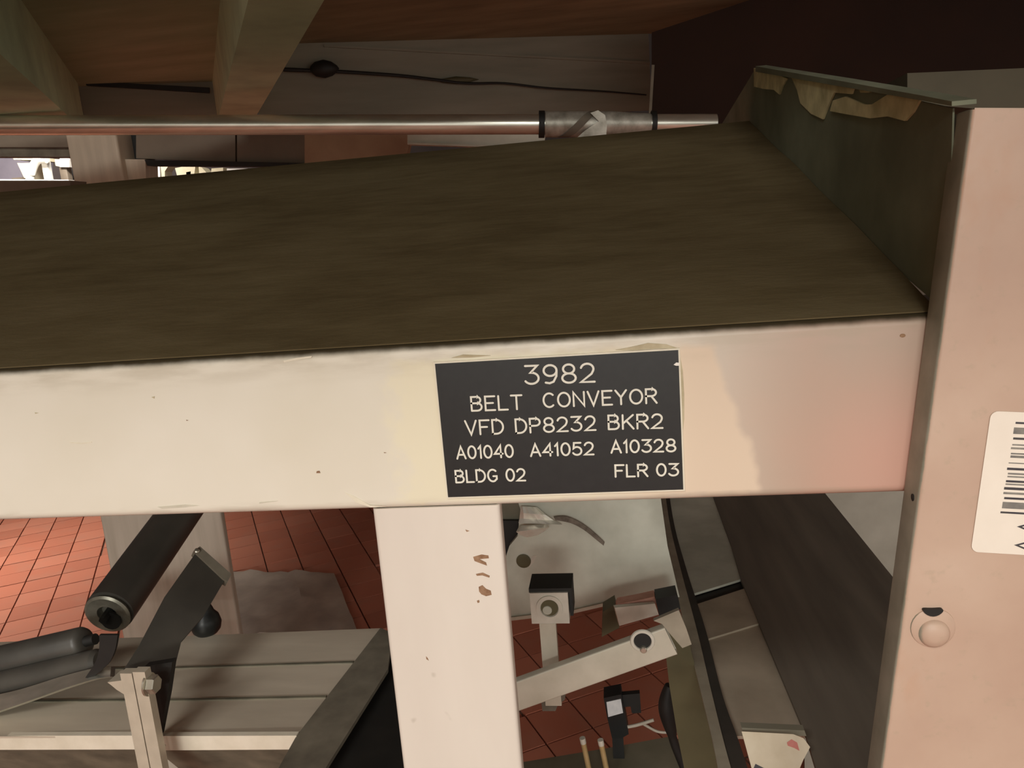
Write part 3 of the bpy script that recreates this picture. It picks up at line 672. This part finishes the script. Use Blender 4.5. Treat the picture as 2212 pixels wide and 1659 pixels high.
zp = P(400, 1592, .62).z
YLIP = .62
def pansec(xa, xb_l, xb_back, label):
    e = empty('pan_section', P((xa + xb_l) / 2, 1600, YLIP), label, 'pan', 'bolted return pan sections')
    q = [PZ(xa, 1592, zp), PZ(xb_l, 1590, zp), PZ(xb_back[0], xb_back[1], zp), PZ(xb_back[2], xb_back[3], zp)]
    slab('sheet', q, (0, 0, -.002), 'pan', e)
    slab('lip', [P(xa, 1590, YLIP - .001), P(xb_l, 1589, YLIP - .001), P(xb_l + 3, 1619, YLIP - .001), P(xa + 3, 1621, YLIP - .001)], (0, .006, 0), 'lip', e, .0012)
    l0, l1 = q[0], q[1]
    for k in (.30, .62):
        a_, b_ = q[0].lerp(q[3], k), q[1].lerp(q[2], k)
        slab('shaded_rib', [a_, b_, b_ + V((0, .0035, 0)), a_ + V((0, .0035, 0))], (0, 0, .0012), 'under', e)  # coloured dark to stand for the shade at the pan's steps
    a_, b_ = P(xa, 1621, YLIP + .012), P(xb_l, 1619, YLIP + .012)
    dn = V((0, .05, -.075)); slab('under_sheet', [a_, b_, b_ + dn, a_ + dn], (0, .003, 0), 'under', e)
    return e
p1 = pansec(338, 640, (822, 1357, 395, 1374), 'grey pan section with raised ribs, right of the bolted flanges')
p0 = pansec(-420, 292, (380, 1374, -160, 1392), 'grey pan section left of the bolted flanges')
# bolted upright flanges
YFL = .585
fg = empty('bolted_flanges', P(330, 1690, YFL), 'two upright steel flanges bolted together between the pan sections', 'flange')
for a_, b_ in (((259, 1455), (284, 1454)), ((286, 1452), (312, 1450))):
    q0, q1 = P(*a_, YFL), P(*b_, YFL); zb_ = 0.0
    bm = bmesh.new(); prism(bm, [V((q0.x, YFL, q0.z)), V((q1.x, YFL, q0.z)), V((q1.x, YFL, zb_)), V((q0.x, YFL, zb_))], (0, .009, 0)); link('flange', bm, 'flange', fg, False, .0022)
bp = P(320, 1478, YFL + .0045)
lathe('washer', bp, (1, 0, 0), [(0, 0), (0, .0105), (.0018, .0105), (.0018, 0)], 'bolt', fg, 24)
lathe('bolt_head', bp + V((.002, 0, 0)), (1, 0, 0), [(0, 0), (0, .0085), (.0062, .0085), (.007, .0075), (.007, 0)], 'bolt', fg, 6, False)
bp2 = P(340, 1618, YFL + .01); lathe('bolt_head', bp2, (1, 0, 0), [(0, 0), (0, .006), (.005, .006), (.006, .004), (.006, 0)], 'flange', fg, 6, False)
slab('ear', [P(x_, y_, YFL + .012) for x_, y_ in ((232, 1474), (262, 1470), (268, 1500), (252, 1490), (240, 1480))], (0, .02, 0), 'flange', fg, .001)
slab('dark_wedge', [P(x_, y_, YFL + .03) for x_, y_ in ((312, 1440), (372, 1430), (362, 1500), (345, 1590), (337, 1606), (326, 1540))], (0, .008, 0), 'dark', fg)  # dark triangle between flange and pan
# pan side rail and the dark strip right of it
tag(slab('pan_side_rail', [PZ(x_, y_, zp + .002) for x_, y_ in ((822, 1356), (848, 1368), (838, 1445), (690, 1680), (590, 1680), (640, 1590))], (0, 0, -.004), 'dkrail', None, .002), 'grimy dark rail running back along the right edge of the grey pan', 'rail')
tag(slab('lower_black_sheet', [PZ(x_, y_, zp - .012) for x_, y_ in ((830, 1362), (960, 1366), (1010, 1760), (640, 1760))], (0, 0, -.01), 'dark', None), 'black sheet below the grimy rail, left of the cream leg', 'belt')
# long black roller
ra, rb = P(234, 1324, .80), P(436, 1085, .80)
dY = None
rb = P(404, 1085, 1.03)
rd = (rb - ra).normalized()
rl = empty('return_roller', ra, 'long black roller slanting up behind the beam with a grey bearing cap', 'roller')
Lr = (rb - ra).length + .12
lathe('roller_tube', ra, rd, [(.004, .0235), (.004, .029), (Lr, .029), (Lr, 0)], 'roller', rl, 36)
lathe('end_cap', ra, rd, [(.006, .0235), (-.002, .028), (-.004, .025), (-.003, .0125), (.006, .011), (.006, 0)], 'rollcap', rl, 32)
lathe('shaft', ra, rd, [(-.014, 0), (-.014, .005), (.01, .005)], 'dark', rl, 6, False)
cap2 = ra - rd * .001
slab('bearing_cover', [ra - rd * .0042 + V((.004, 0, -.008)) + (BX * 0 + V((.013 * math.cos(t), 0, .011 * math.sin(t)))) for t in [i * math.pi / 8 for i in range(16)]], rd * .003, 'dark', rl)
# hanger bar crossing in front of it
A1, A2, A3 = P(430, 1184, .76), P(492, 1242, .755), P(262, 1452, .625)
hn = (A2 - A1).cross(A3 - A1).normalized()
if hn.dot(CAM - A1) < 0: hn = -hn
hb = empty('hanger_bar', A3, 'dark flat hanger bar leaning in front of the long black roller', 'bar')
slab('bar', [PN(x_, y_, A1, hn) for x_, y_ in ((430, 1184), (492, 1242), (440, 1330), (392, 1385), (374, 1455), (340, 1462), (300, 1462), (262, 1454), (300, 1395), (355, 1290))], hn * -.006, 'hanger', hb, .001)
slab('end_lip', [PN(x_, y_, A1 + hn * .003, hn) for x_, y_ in ((418, 1190), (432, 1180), (500, 1240), (492, 1256), (482, 1250), (428, 1199))], hn * -.012, 'dkrail', hb, .0015)
sp_ = PN(426, 1189, A1 + hn * .005, hn); lathe('rivet', sp_, hn, [(-.003, .003), (0, .003), (.001, .002), (.0013, 0)], 'bolt', hb, 12)
# black knob by the pan
kb = P(452, 1342, .86); kz = zp
kb = PZ(448, 1366, zp)
lathe_k = lathe('knob', V((kb.x, kb.y, zp)), (0, 0, 1), [(0, 0), (0, .013), (.004, .0165), (.012, .0185), (.021, .0165), (.027, .012), (.032, .0105), (.037, .0085), (.039, 0)], 'plate_black', p1, 28)
tag(lathe_k, 'glossy black knob')
# short rollers at the left
ga, gb = P(-110, 1453, .70), P(186, 1385, .70); gd = (gb - ga).normalized(); Lg = (gb - ga).length
g1 = empty('guide_roller', ga, 'short black guide roller entering from the left edge over the pan', 'roller')
lathe('roller_tube', ga, gd, [(0, 0), (0, .0165), (Lg - .006, .0165), (Lg - .002, .0145), (Lg, .011), (Lg, 0)], 'roller', g1, 32)
lathe('shaft', gb, gd, [(0, .006), (.012, .006), (.012, 0)], 'dark', g1, 12)
ga2, gb2 = P(-90, 1498, .68), P(216, 1428, .68); gd2 = (gb2 - ga2).normalized(); L2 = (gb2 - ga2).length
g2 = empty('lower_guide_roller', ga2, 'lower black roller tucked under the short guide roller at the left edge', 'roller')
lathe('roller_tube', ga2, gd2, [(0, 0), (0, .0135), (L2 - .004, .0135), (L2, .010), (L2, 0)], 'roller', g2, 28)
ribbon('curved_guide', [P(x_, y_, .66) for x_, y_ in ((-60, 1512), (40, 1490), (130, 1462), (200, 1444), (240, 1440))],
       [P(x_, y_, .64) for x_, y_ in ((-60, 1556), (40, 1522), (130, 1490), (200, 1468), (238, 1462))], (0, .006, -.004), 'pipe', g2)
tag(ribbon('black_strap', [P(x_, y_, .645) for x_, y_ in ((214, 1372), (214, 1400), (206, 1430), (184, 1464))], [P(x_, y_, .645) for x_, y_ in ((254, 1372), (248, 1405), (232, 1436), (196, 1466))], (0, .003, 0), 'dark'),
    'black curved strap hanging between the guide rollers and the hanger bar', 'strap')
# grey film on the floor
bm = bmesh.new(); nx, ny = 14, 10
c00, c10, c01, c11 = PZ(480, 1380, .004), PZ(775, 1375, .004), PZ(495, 1240, .004), PZ(722, 1244, .004)
g_ = [[bm.verts.new(c00.lerp(c10, i / nx).lerp(c01.lerp(c11, i / nx), j / ny) + V((0, 0, .012 + .02 * abs(math.sin(i * 1.1 + j * .7)) * random.random()))) for i in range(nx + 1)] for j in range(ny + 1)]
for j in range(ny):
    for i in range(nx): bm.faces.new((g_[j][i], g_[j][i + 1], g_[j + 1][i + 1], g_[j + 1][i]))
r_ = bmesh.ops.extrude_face_region(bm, geom=bm.faces[:])
for v in r_['geom']:
    if isinstance(v, bmesh.types.BMVert): v.co.z -= .012
tag(link('plastic_sheet', bm, 'film', None, True), 'crumpled grey plastic sheet lying on the red tile floor', 'sheet')

# ------------------------------------------------------------------ lower right: parallel lower conveyor
ZQ = .85
lc = empty('lower_conveyor', PZ(1740, 1640, ZQ), 'lower conveyor with a wide dark belt running back at the right', 'conveyor')
slab('belt', [PZ(x_, y_, ZQ) for x_, y_ in ((1506, 975), (1545, 1085), (1580, 1180), (1600, 1250), (1640, 1347), (1740, 1585), (1775, 1700), (2330, 1700), (1960, 1285), (1790, 1075), (1706, 972))], (0, 0, -.006), 'belt2', lc)
zd = ZQ - .002
slab('side_sheet', [PZ(x_, y_, zd) for x_, y_ in ((1425, 990), (1550, 990), (1600, 1085), (1620, 1150), (1650, 1236), (1480, 1288), (1434, 1090))], (0, 0, -.004), 'gplate', lc)  # given a paler material to offset the shade it lies in
slab('side_sheet', [PZ(x_, y_, zd) for x_, y_ in ((1484, 1312), (1660, 1254), (1700, 1328), (1516, 1384))], (0, 0, -.004), 'deck2', lc)
slab('side_sheet', [PZ(x_, y_, zd - .003) for x_, y_ in ((1512, 1384), (1700, 1328), (1752, 1588), (1590, 1590), (1566, 1555), (1540, 1500))], (0, 0, -.004), 'deck2', lc)
slab('seam', [PZ(x_, y_, zd - .006) for x_, y_ in ((1470, 1280), (1650, 1226), (1665, 1280), (1480, 1330))], (0, 0, -.002), 'dark', lc)
Lp = [(1415, 990), (1426, 1115), (1449, 1220), (1480, 1359), (1515, 1499), (1540, 1604), (1556, 1690)]
Mp = [(1428, 990), (1444, 1115), (1468, 1220), (1505, 1359), (1538, 1499), (1564, 1604), (1588, 1690)]
Rp = [(1436, 990), (1453, 1115), (1480, 1220), (1524, 1359), (1560, 1499), (1597, 1604), (1625, 1690)]
ZS = ZQ + .012
ribbon('edge_strip', [PZ(x_, y_, ZS) for x_, y_ in Lp], [PZ(x_, y_, ZS) for x_, y_ in Mp], (0, 0, -.003), 'strip', lc)
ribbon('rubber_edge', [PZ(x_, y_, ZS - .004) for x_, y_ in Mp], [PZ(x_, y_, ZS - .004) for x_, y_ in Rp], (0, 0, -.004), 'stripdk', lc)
slab('side_web', [P(x_, y_, .96) for x_, y_ in ((1430, 1345), (1474, 1398), (1490, 1394), (1516, 1499), (1542, 1604), (1560, 1700), (1486, 1700), (1463, 1586), (1446, 1481))], (0, .006, 0), 'olive', lc)
bxm = PZ(1800, 1300, ZQ)
for yy in (1.0, 1.6): box('leg', (bxm.x, yy, (ZQ - .006) / 2), (.05, .05, ZQ - .006), 'deck2', lc, .002)
rim0 = [P(x_, y_, .80) for x_, y_ in ((1602, 1572), (1738, 1578), (1742, 1590), (1606, 1584))]
slab('rim', rim0, (0, .01, 0), 'web', lc, .001)
tg = empty('card_tag', P(1670, 1660, .79), 'cream card tag with a red mark under the lower conveyor sheet', 'tag')
tgp = P(1670, 1600, .79); tn = V((0, -.8, .45)).normalized()
slab('card', [PN(x_, y_, tgp, tn) for x_, y_ in ((1602, 1580), (1714, 1586), (1736, 1595), (1750, 1614), (1735, 1642), (1715, 1690), (1632, 1690))], tn * -.0025, 'tag', tg)
slab('red_mark', [PN(x_, y_, tgp + tn * .0004, tn) for x_, y_ in ((1700, 1604), (1710, 1597), (1722, 1604), (1727, 1622), (1716, 1616), (1702, 1611))], tn * -.0006, 'red', tg)
slab('dark_corner', [PN(x_, y_, tgp + tn * .0004, tn) for x_, y_ in ((1628, 1660), (1632, 1650), (1660, 1664), (1664, 1690), (1634, 1690))], tn * -.0006, 'ink', tg)
bxl = PZ(1790, 1075, ZQ).x + .004; bq = [P(1900, 960, 1.85), P(1900, 1440, 1.85)]
tag(slab('back_plate', [V((bxl, 1.85, bq[0].z)), V((bxl + .5, 1.85, bq[0].z)), V((bxl + .5, 1.85, 0)), V((bxl, 1.85, 0))], (0, .01, 0), 'backpl'), 'plain grey back plate beyond the dark lower belt, beside the post', 'plate')

# grey plate with foil
gp = empty('motor_guard', P(1270, 1338, 1.15), 'dusty grey guard plate hanging under the beam with silver foil stuck on it', 'guard')
gpts = [(1090, 990), (1420, 985), (1428, 1080), (1442, 1180), (1468, 1290), (1330, 1301), (1240, 1322), (1103, 1338), (1092, 1290), (1086, 1240), (1092, 1205), (1100, 1180), (1118, 1158), (1124, 1100)]
slab('plate', [P(x_, y_, 1.15) for x_, y_ in gpts], (0, .012, 0), 'gplate', gp, .002)
slab('rolled_edge', [P(x_, y_, 1.146) for x_, y_ in ((1103, 1334), (1240, 1318), (1330, 1297), (1334, 1303), (1240, 1325), (1104, 1341))], (0, .006, 0), 'brace', gp, .001)
lathe('dimple', P(1131, 1212, 1.149), (0, -1, 0), [(0, .012), (.0006, .011), (.0002, .006), (0, 0)], 'olive', gp, 20)
slab('scratch', [P(x_, y_, 1.1495) for x_, y_ in ((1150, 1201), (1160, 1199), (1153, 1215), (1143, 1226), (1146, 1213))], (0, .001, 0), 'bracket', gp)
slab('rear_plate', [P(x_, y_, 1.20) for x_, y_ in ((1040, 990), (1130, 990), (1130, 1140), (1040, 1140))], (0, .01, 0), 'floorpan', gp)
slab('dark_gap', [P(x_, y_, 1.19) for x_, y_ in ((1060, 1125), (1120, 1125), (1118, 1165), (1100, 1185), (1088, 1225), (1060, 1230))], (0, .006, 0), 'dark', gp)
fo = empty('silver_foil', P(1150, 1160, 1.14), 'crumpled silver foil tab with a brown tail on the grey guard plate', 'foil')
def crumple(name, rows, Y, amp, mat, par):
    bm = bmesh.new(); random.seed(3); gr = []
    for (xa, ya), (xb, yb_), dep in rows:
        gr.append([bm.verts.new(P(xa + (xb - xa) * i / 8, ya + (yb_ - ya) * i / 8, Y - dep - amp * random.random() * (0 < i < 8) - .004 * math.sin(math.pi * i / 8))) for i in range(9)])
    for A_, B_ in zip(gr, gr[1:]):
        for i in range(8): bm.faces.new((A_[i], A_[i + 1], B_[i + 1], B_[i]))
    r_ = bmesh.ops.extrude_face_region(bm, geom=bm.faces[:])
    for v in r_['geom']:
        if isinstance(v, bmesh.types.BMVert): v.co.y += .002
    return link(name, bm, mat, par, True)
crumple('foil_fold', [((1124, 1094), (1160, 1096), .002), ((1124, 1108), (1178, 1112), .008), ((1122, 1120), (1196, 1124), .004), ((1120, 1130), (1214, 1133), .008)], 1.145, .006, 'foil', fo)
crumple('foil_lip', [((1122, 1136), (1184, 1133), .010), ((1115, 1149), (1186, 1139), .018), ((1124, 1156), (1176, 1148), .014), ((1138, 1161), (1160, 1157), .006)], 1.145, .005, 'foil', fo)
ribbon('tail', [P(x_, y_, 1.138) for x_, y_ in ((1196, 1117), (1222, 1116), (1252, 1128), (1280, 1148), (1306, 1172))], [P(x_, y_, 1.138) for x_, y_ in ((1200, 1124), (1232, 1130), (1260, 1144), (1288, 1166), (1304, 1179))], (0, .003, 0), 'wornrub', fo)

# square block on a stem
bk = empty('square_block', P(1190, 1540, .870), 'pale square bearing block with a round hole and black top, on a stem', 'block')
q0, q1 = P(1146, 1283, .870), P(1228, 1346, .870)
bx0, bx1, bz0, bz1 = P(1146, 1310, .870).x, P(1228, 1310, .870).x, P(1187, 1347, .870).z, P(1187, 1281, .870).z
box('body', ((bx0 + bx1) / 2, .870 + .018, (bz0 + bz1) / 2), (bx1 - bx0, .036, bz1 - bz0), 'bracket', bk, .002)
box('rubber_pad', ((bx0 + bx1) / 2 + .002, .870 + .024, bz1 + .002), (bx1 - bx0 + .006, .042, .005), 'dark', bk, .001)
box('rubber_pad', (bx1 + .003, .870 + .024, (bz0 + bz1) / 2 + .004), (.004, .036, bz1 - bz0 - .006), 'dark', bk, .001)
hcen = P(1187, 1313, .870)
lathe('collar', hcen, (0, -1, 0), [(0, .0165), (.0018, .0162), (.0018, .0115), (-.004, .0105)], 'bracket', bk, 28)
lathe('hole', hcen + V((0, -.0004, 0)), (0, -1, 0), [(0, .0108), (.0003, .0106), (.0002, 0)], 'olive', bk, 24)
lathe('shaft_end', hcen + V((-.003, -.0006, -.003)), (0, -1, 0), [(0, .006), (.001, .0055), (.0013, 0)], 'gplate', bk, 18)
sx0, sx1 = P(1170, 1400, .874).x, P(1205, 1400, .874).x
box('stem', ((sx0 + sx1) / 2, .8745, (bz0 + P(1190, 1520, .874).z) / 2), (sx1 - sx0, .010, bz0 - P(1190, 1520, .874).z), 'brace', bk, .001)
slab('foot', [P(x_, y_, .870) for x_, y_ in ((1167, 1505), (1202, 1500), (1222, 1498), (1220, 1512), (1206, 1520), (1200, 1536), (1172, 1536))], (0, .014, 0), 'dkrail', bk, .001)

# diagonal brace with a bolt hole
ba, bb = P(930, 1556, .85), P(1447, 1368, .85)
br_ = empty('brace_bar', bb, 'cream square brace bar with a bolt hole running right from the leg', 'bar')
bd_ = (bb - ba).normalized(); bt = V((-bd_.z, 0, bd_.x))
tube('bar', ba + V((0, -.012, 0)), bb + V((0, -.012, 0)), .013, .037, .002, 'brace', br_, .002, axes=((0, 1, 0), bt))
hx = P(1388, 1384, .8312)
lathe('hole_rim', hx, (0, -1, 0), [(0, .0145), (.0016, .0135), (.0018, .0105), (-.001, .0098)], 'bracket', br_, 28)
lathe('hole', hx + V((0, -.0002, 0)), (0, -1, 0), [(0, .010), (.0003, .0098), (.0003, 0)], 'dark', br_, 24)
lathe('bolt_end', hx + V((.0005, 0, -.010)), (0, -1, 0), [(0, .0042), (.004, .004), (.005, .003), (.005, 0)], 'bolt', br_, 14)
slab('end_tab', [P(x_, y_, .828) for x_, y_ in ((1412, 1341), (1466, 1318), (1482, 1356), (1494, 1392), (1474, 1400), (1448, 1370), (1430, 1348))], (0, .006, 0), 'strip', br_, .001)

# small cream box and black plug behind the brace
jb = empty('junction_box', P(1376, 1350, 1.02), 'small cream junction box with pink tape and black plug behind the brace', 'box')
slab('body', [P(x_, y_, 1.02) for x_, y_ in ((1328, 1313), (1415, 1304), (1423, 1328), (1338, 1352))], (-.002, .008, 0), 'bracket', jb, .002)
slab('pink_tape', [P(x_, y_, 1.03) for x_, y_ in ((1334, 1305), (1372, 1298), (1414, 1289), (1420, 1303), (1330, 1313))], (0, .02, 0), 'pinkpaper', jb, .001)
slab('dark_side', [P(x_, y_, 1.04) for x_, y_ in ((1302, 1322), (1328, 1306), (1338, 1356), (1300, 1376))], (0, .03, 0), 'olive', jb, .001)
slab('plug', [P(x_, y_, 1.025) for x_, y_ in ((1416, 1294), (1462, 1285), (1470, 1316), (1424, 1331))], (0, .03, 0), 'dark', jb, .003)

# sensor, cables and rods low down
YS2 = 1.12
se = empty('sensor', P(1335, 1594, YS2), 'small black sensor with a white label beside a thin cable, low behind the brace', 'sensor')
slab('body', [P(x_, y_, YS2) for x_, y_ in ((1304, 1508), (1342, 1500), (1350, 1540), (1358, 1586), (1340, 1596), (1322, 1594), (1312, 1552))], (0, .03, 0), 'plate_black', se, .002)
slab('label', [P(x_, y_, YS2 - .001) for x_, y_ in ((1310, 1517), (1341, 1510), (1346, 1540), (1314, 1549))], (0, .001, 0), 'sensorlabel', se)
slab('bracket', [P(x_, y_, YS2 + .01) for x_, y_ in ((1338, 1502), (1382, 1498), (1385, 1540), (1365, 1541), (1362, 1526), (1344, 1528))], (0, .01, 0), 'dark', se, .001)
slab('foot', [P(x_, y_, YS2 + .005) for x_, y_ in ((1322, 1588), (1346, 1588), (1350, 1660), (1326, 1660))], (0, .01, 0), 'dark', se)
cable('cable', [P(x_, y_, YS2) for x_, y_ in ((1356, 1570), (1372, 1567), (1390, 1562), (1412, 1555))], .0028, 'cablew', se)
cable('cable', [P(x_, y_, YS2) for x_, y_ in ((1388, 1563), (1400, 1570), (1420, 1580), (1442, 1582), (1464, 1578))], .0022, 'cablew', se)
tag(cable('black_hose', [P(x_, y_, 1.04) for x_, y_ in ((1446, 1480), (1440, 1520), (1446, 1560), (1455, 1600), (1466, 1630), (1480, 1665), (1496, 1710))], lambda t: .0065 + .006 * max(0, math.sin(min(1, t * 2.2) * math.pi)), 'dark'),
    'black hose hanging beside the olive conveyor side, right of the sensor', 'hose')
zl = P(1300, 1625, 1.14).z
lp = tag(slab('low_pan', [PZ(x_, y_, zl) for x_, y_ in ((1060, 1662), (1130, 1646), (1300, 1618), (1452, 1590), (1520, 1640), (1560, 1760), (1060, 1790))], (0, 0, -.01), 'floorpan', None, .001), 'dull grey low pan under the sensor at the bottom edge', 'pan')
lq = PZ(1300, 1700, zl); box('pedestal', (lq.x, lq.y, (zl - .01) / 2), (.08, .08, zl - .01), 'floorpan', lp, .002)
for pa_, pb_, lab in (((1260, 1604), (1280, 1700), 'brass rod left of the other, below the sensor'), ((1299, 1608), (1318, 1700), 'brass rod right of the other, directly below the sensor')):
    a_, b_ = P(*pa_, 1.05), P(*pb_, 1.05); e = empty('brass_rod', b_, 'thin ' + lab, 'rod', 'brass rods over the low pan'); dv = b_ - a_
    lathe('rod', a_, dv, [(0, 0), (0, .0042), (dv.length, .0042), (dv.length, 0)], 'brass', e, 14)
    lathe('tip', a_ - dv.normalized() * .008, dv, [(0, 0), (0, .0046), (.009, .0046), (.009, 0)], 'bracket', e, 14)
print('TILES', NT)
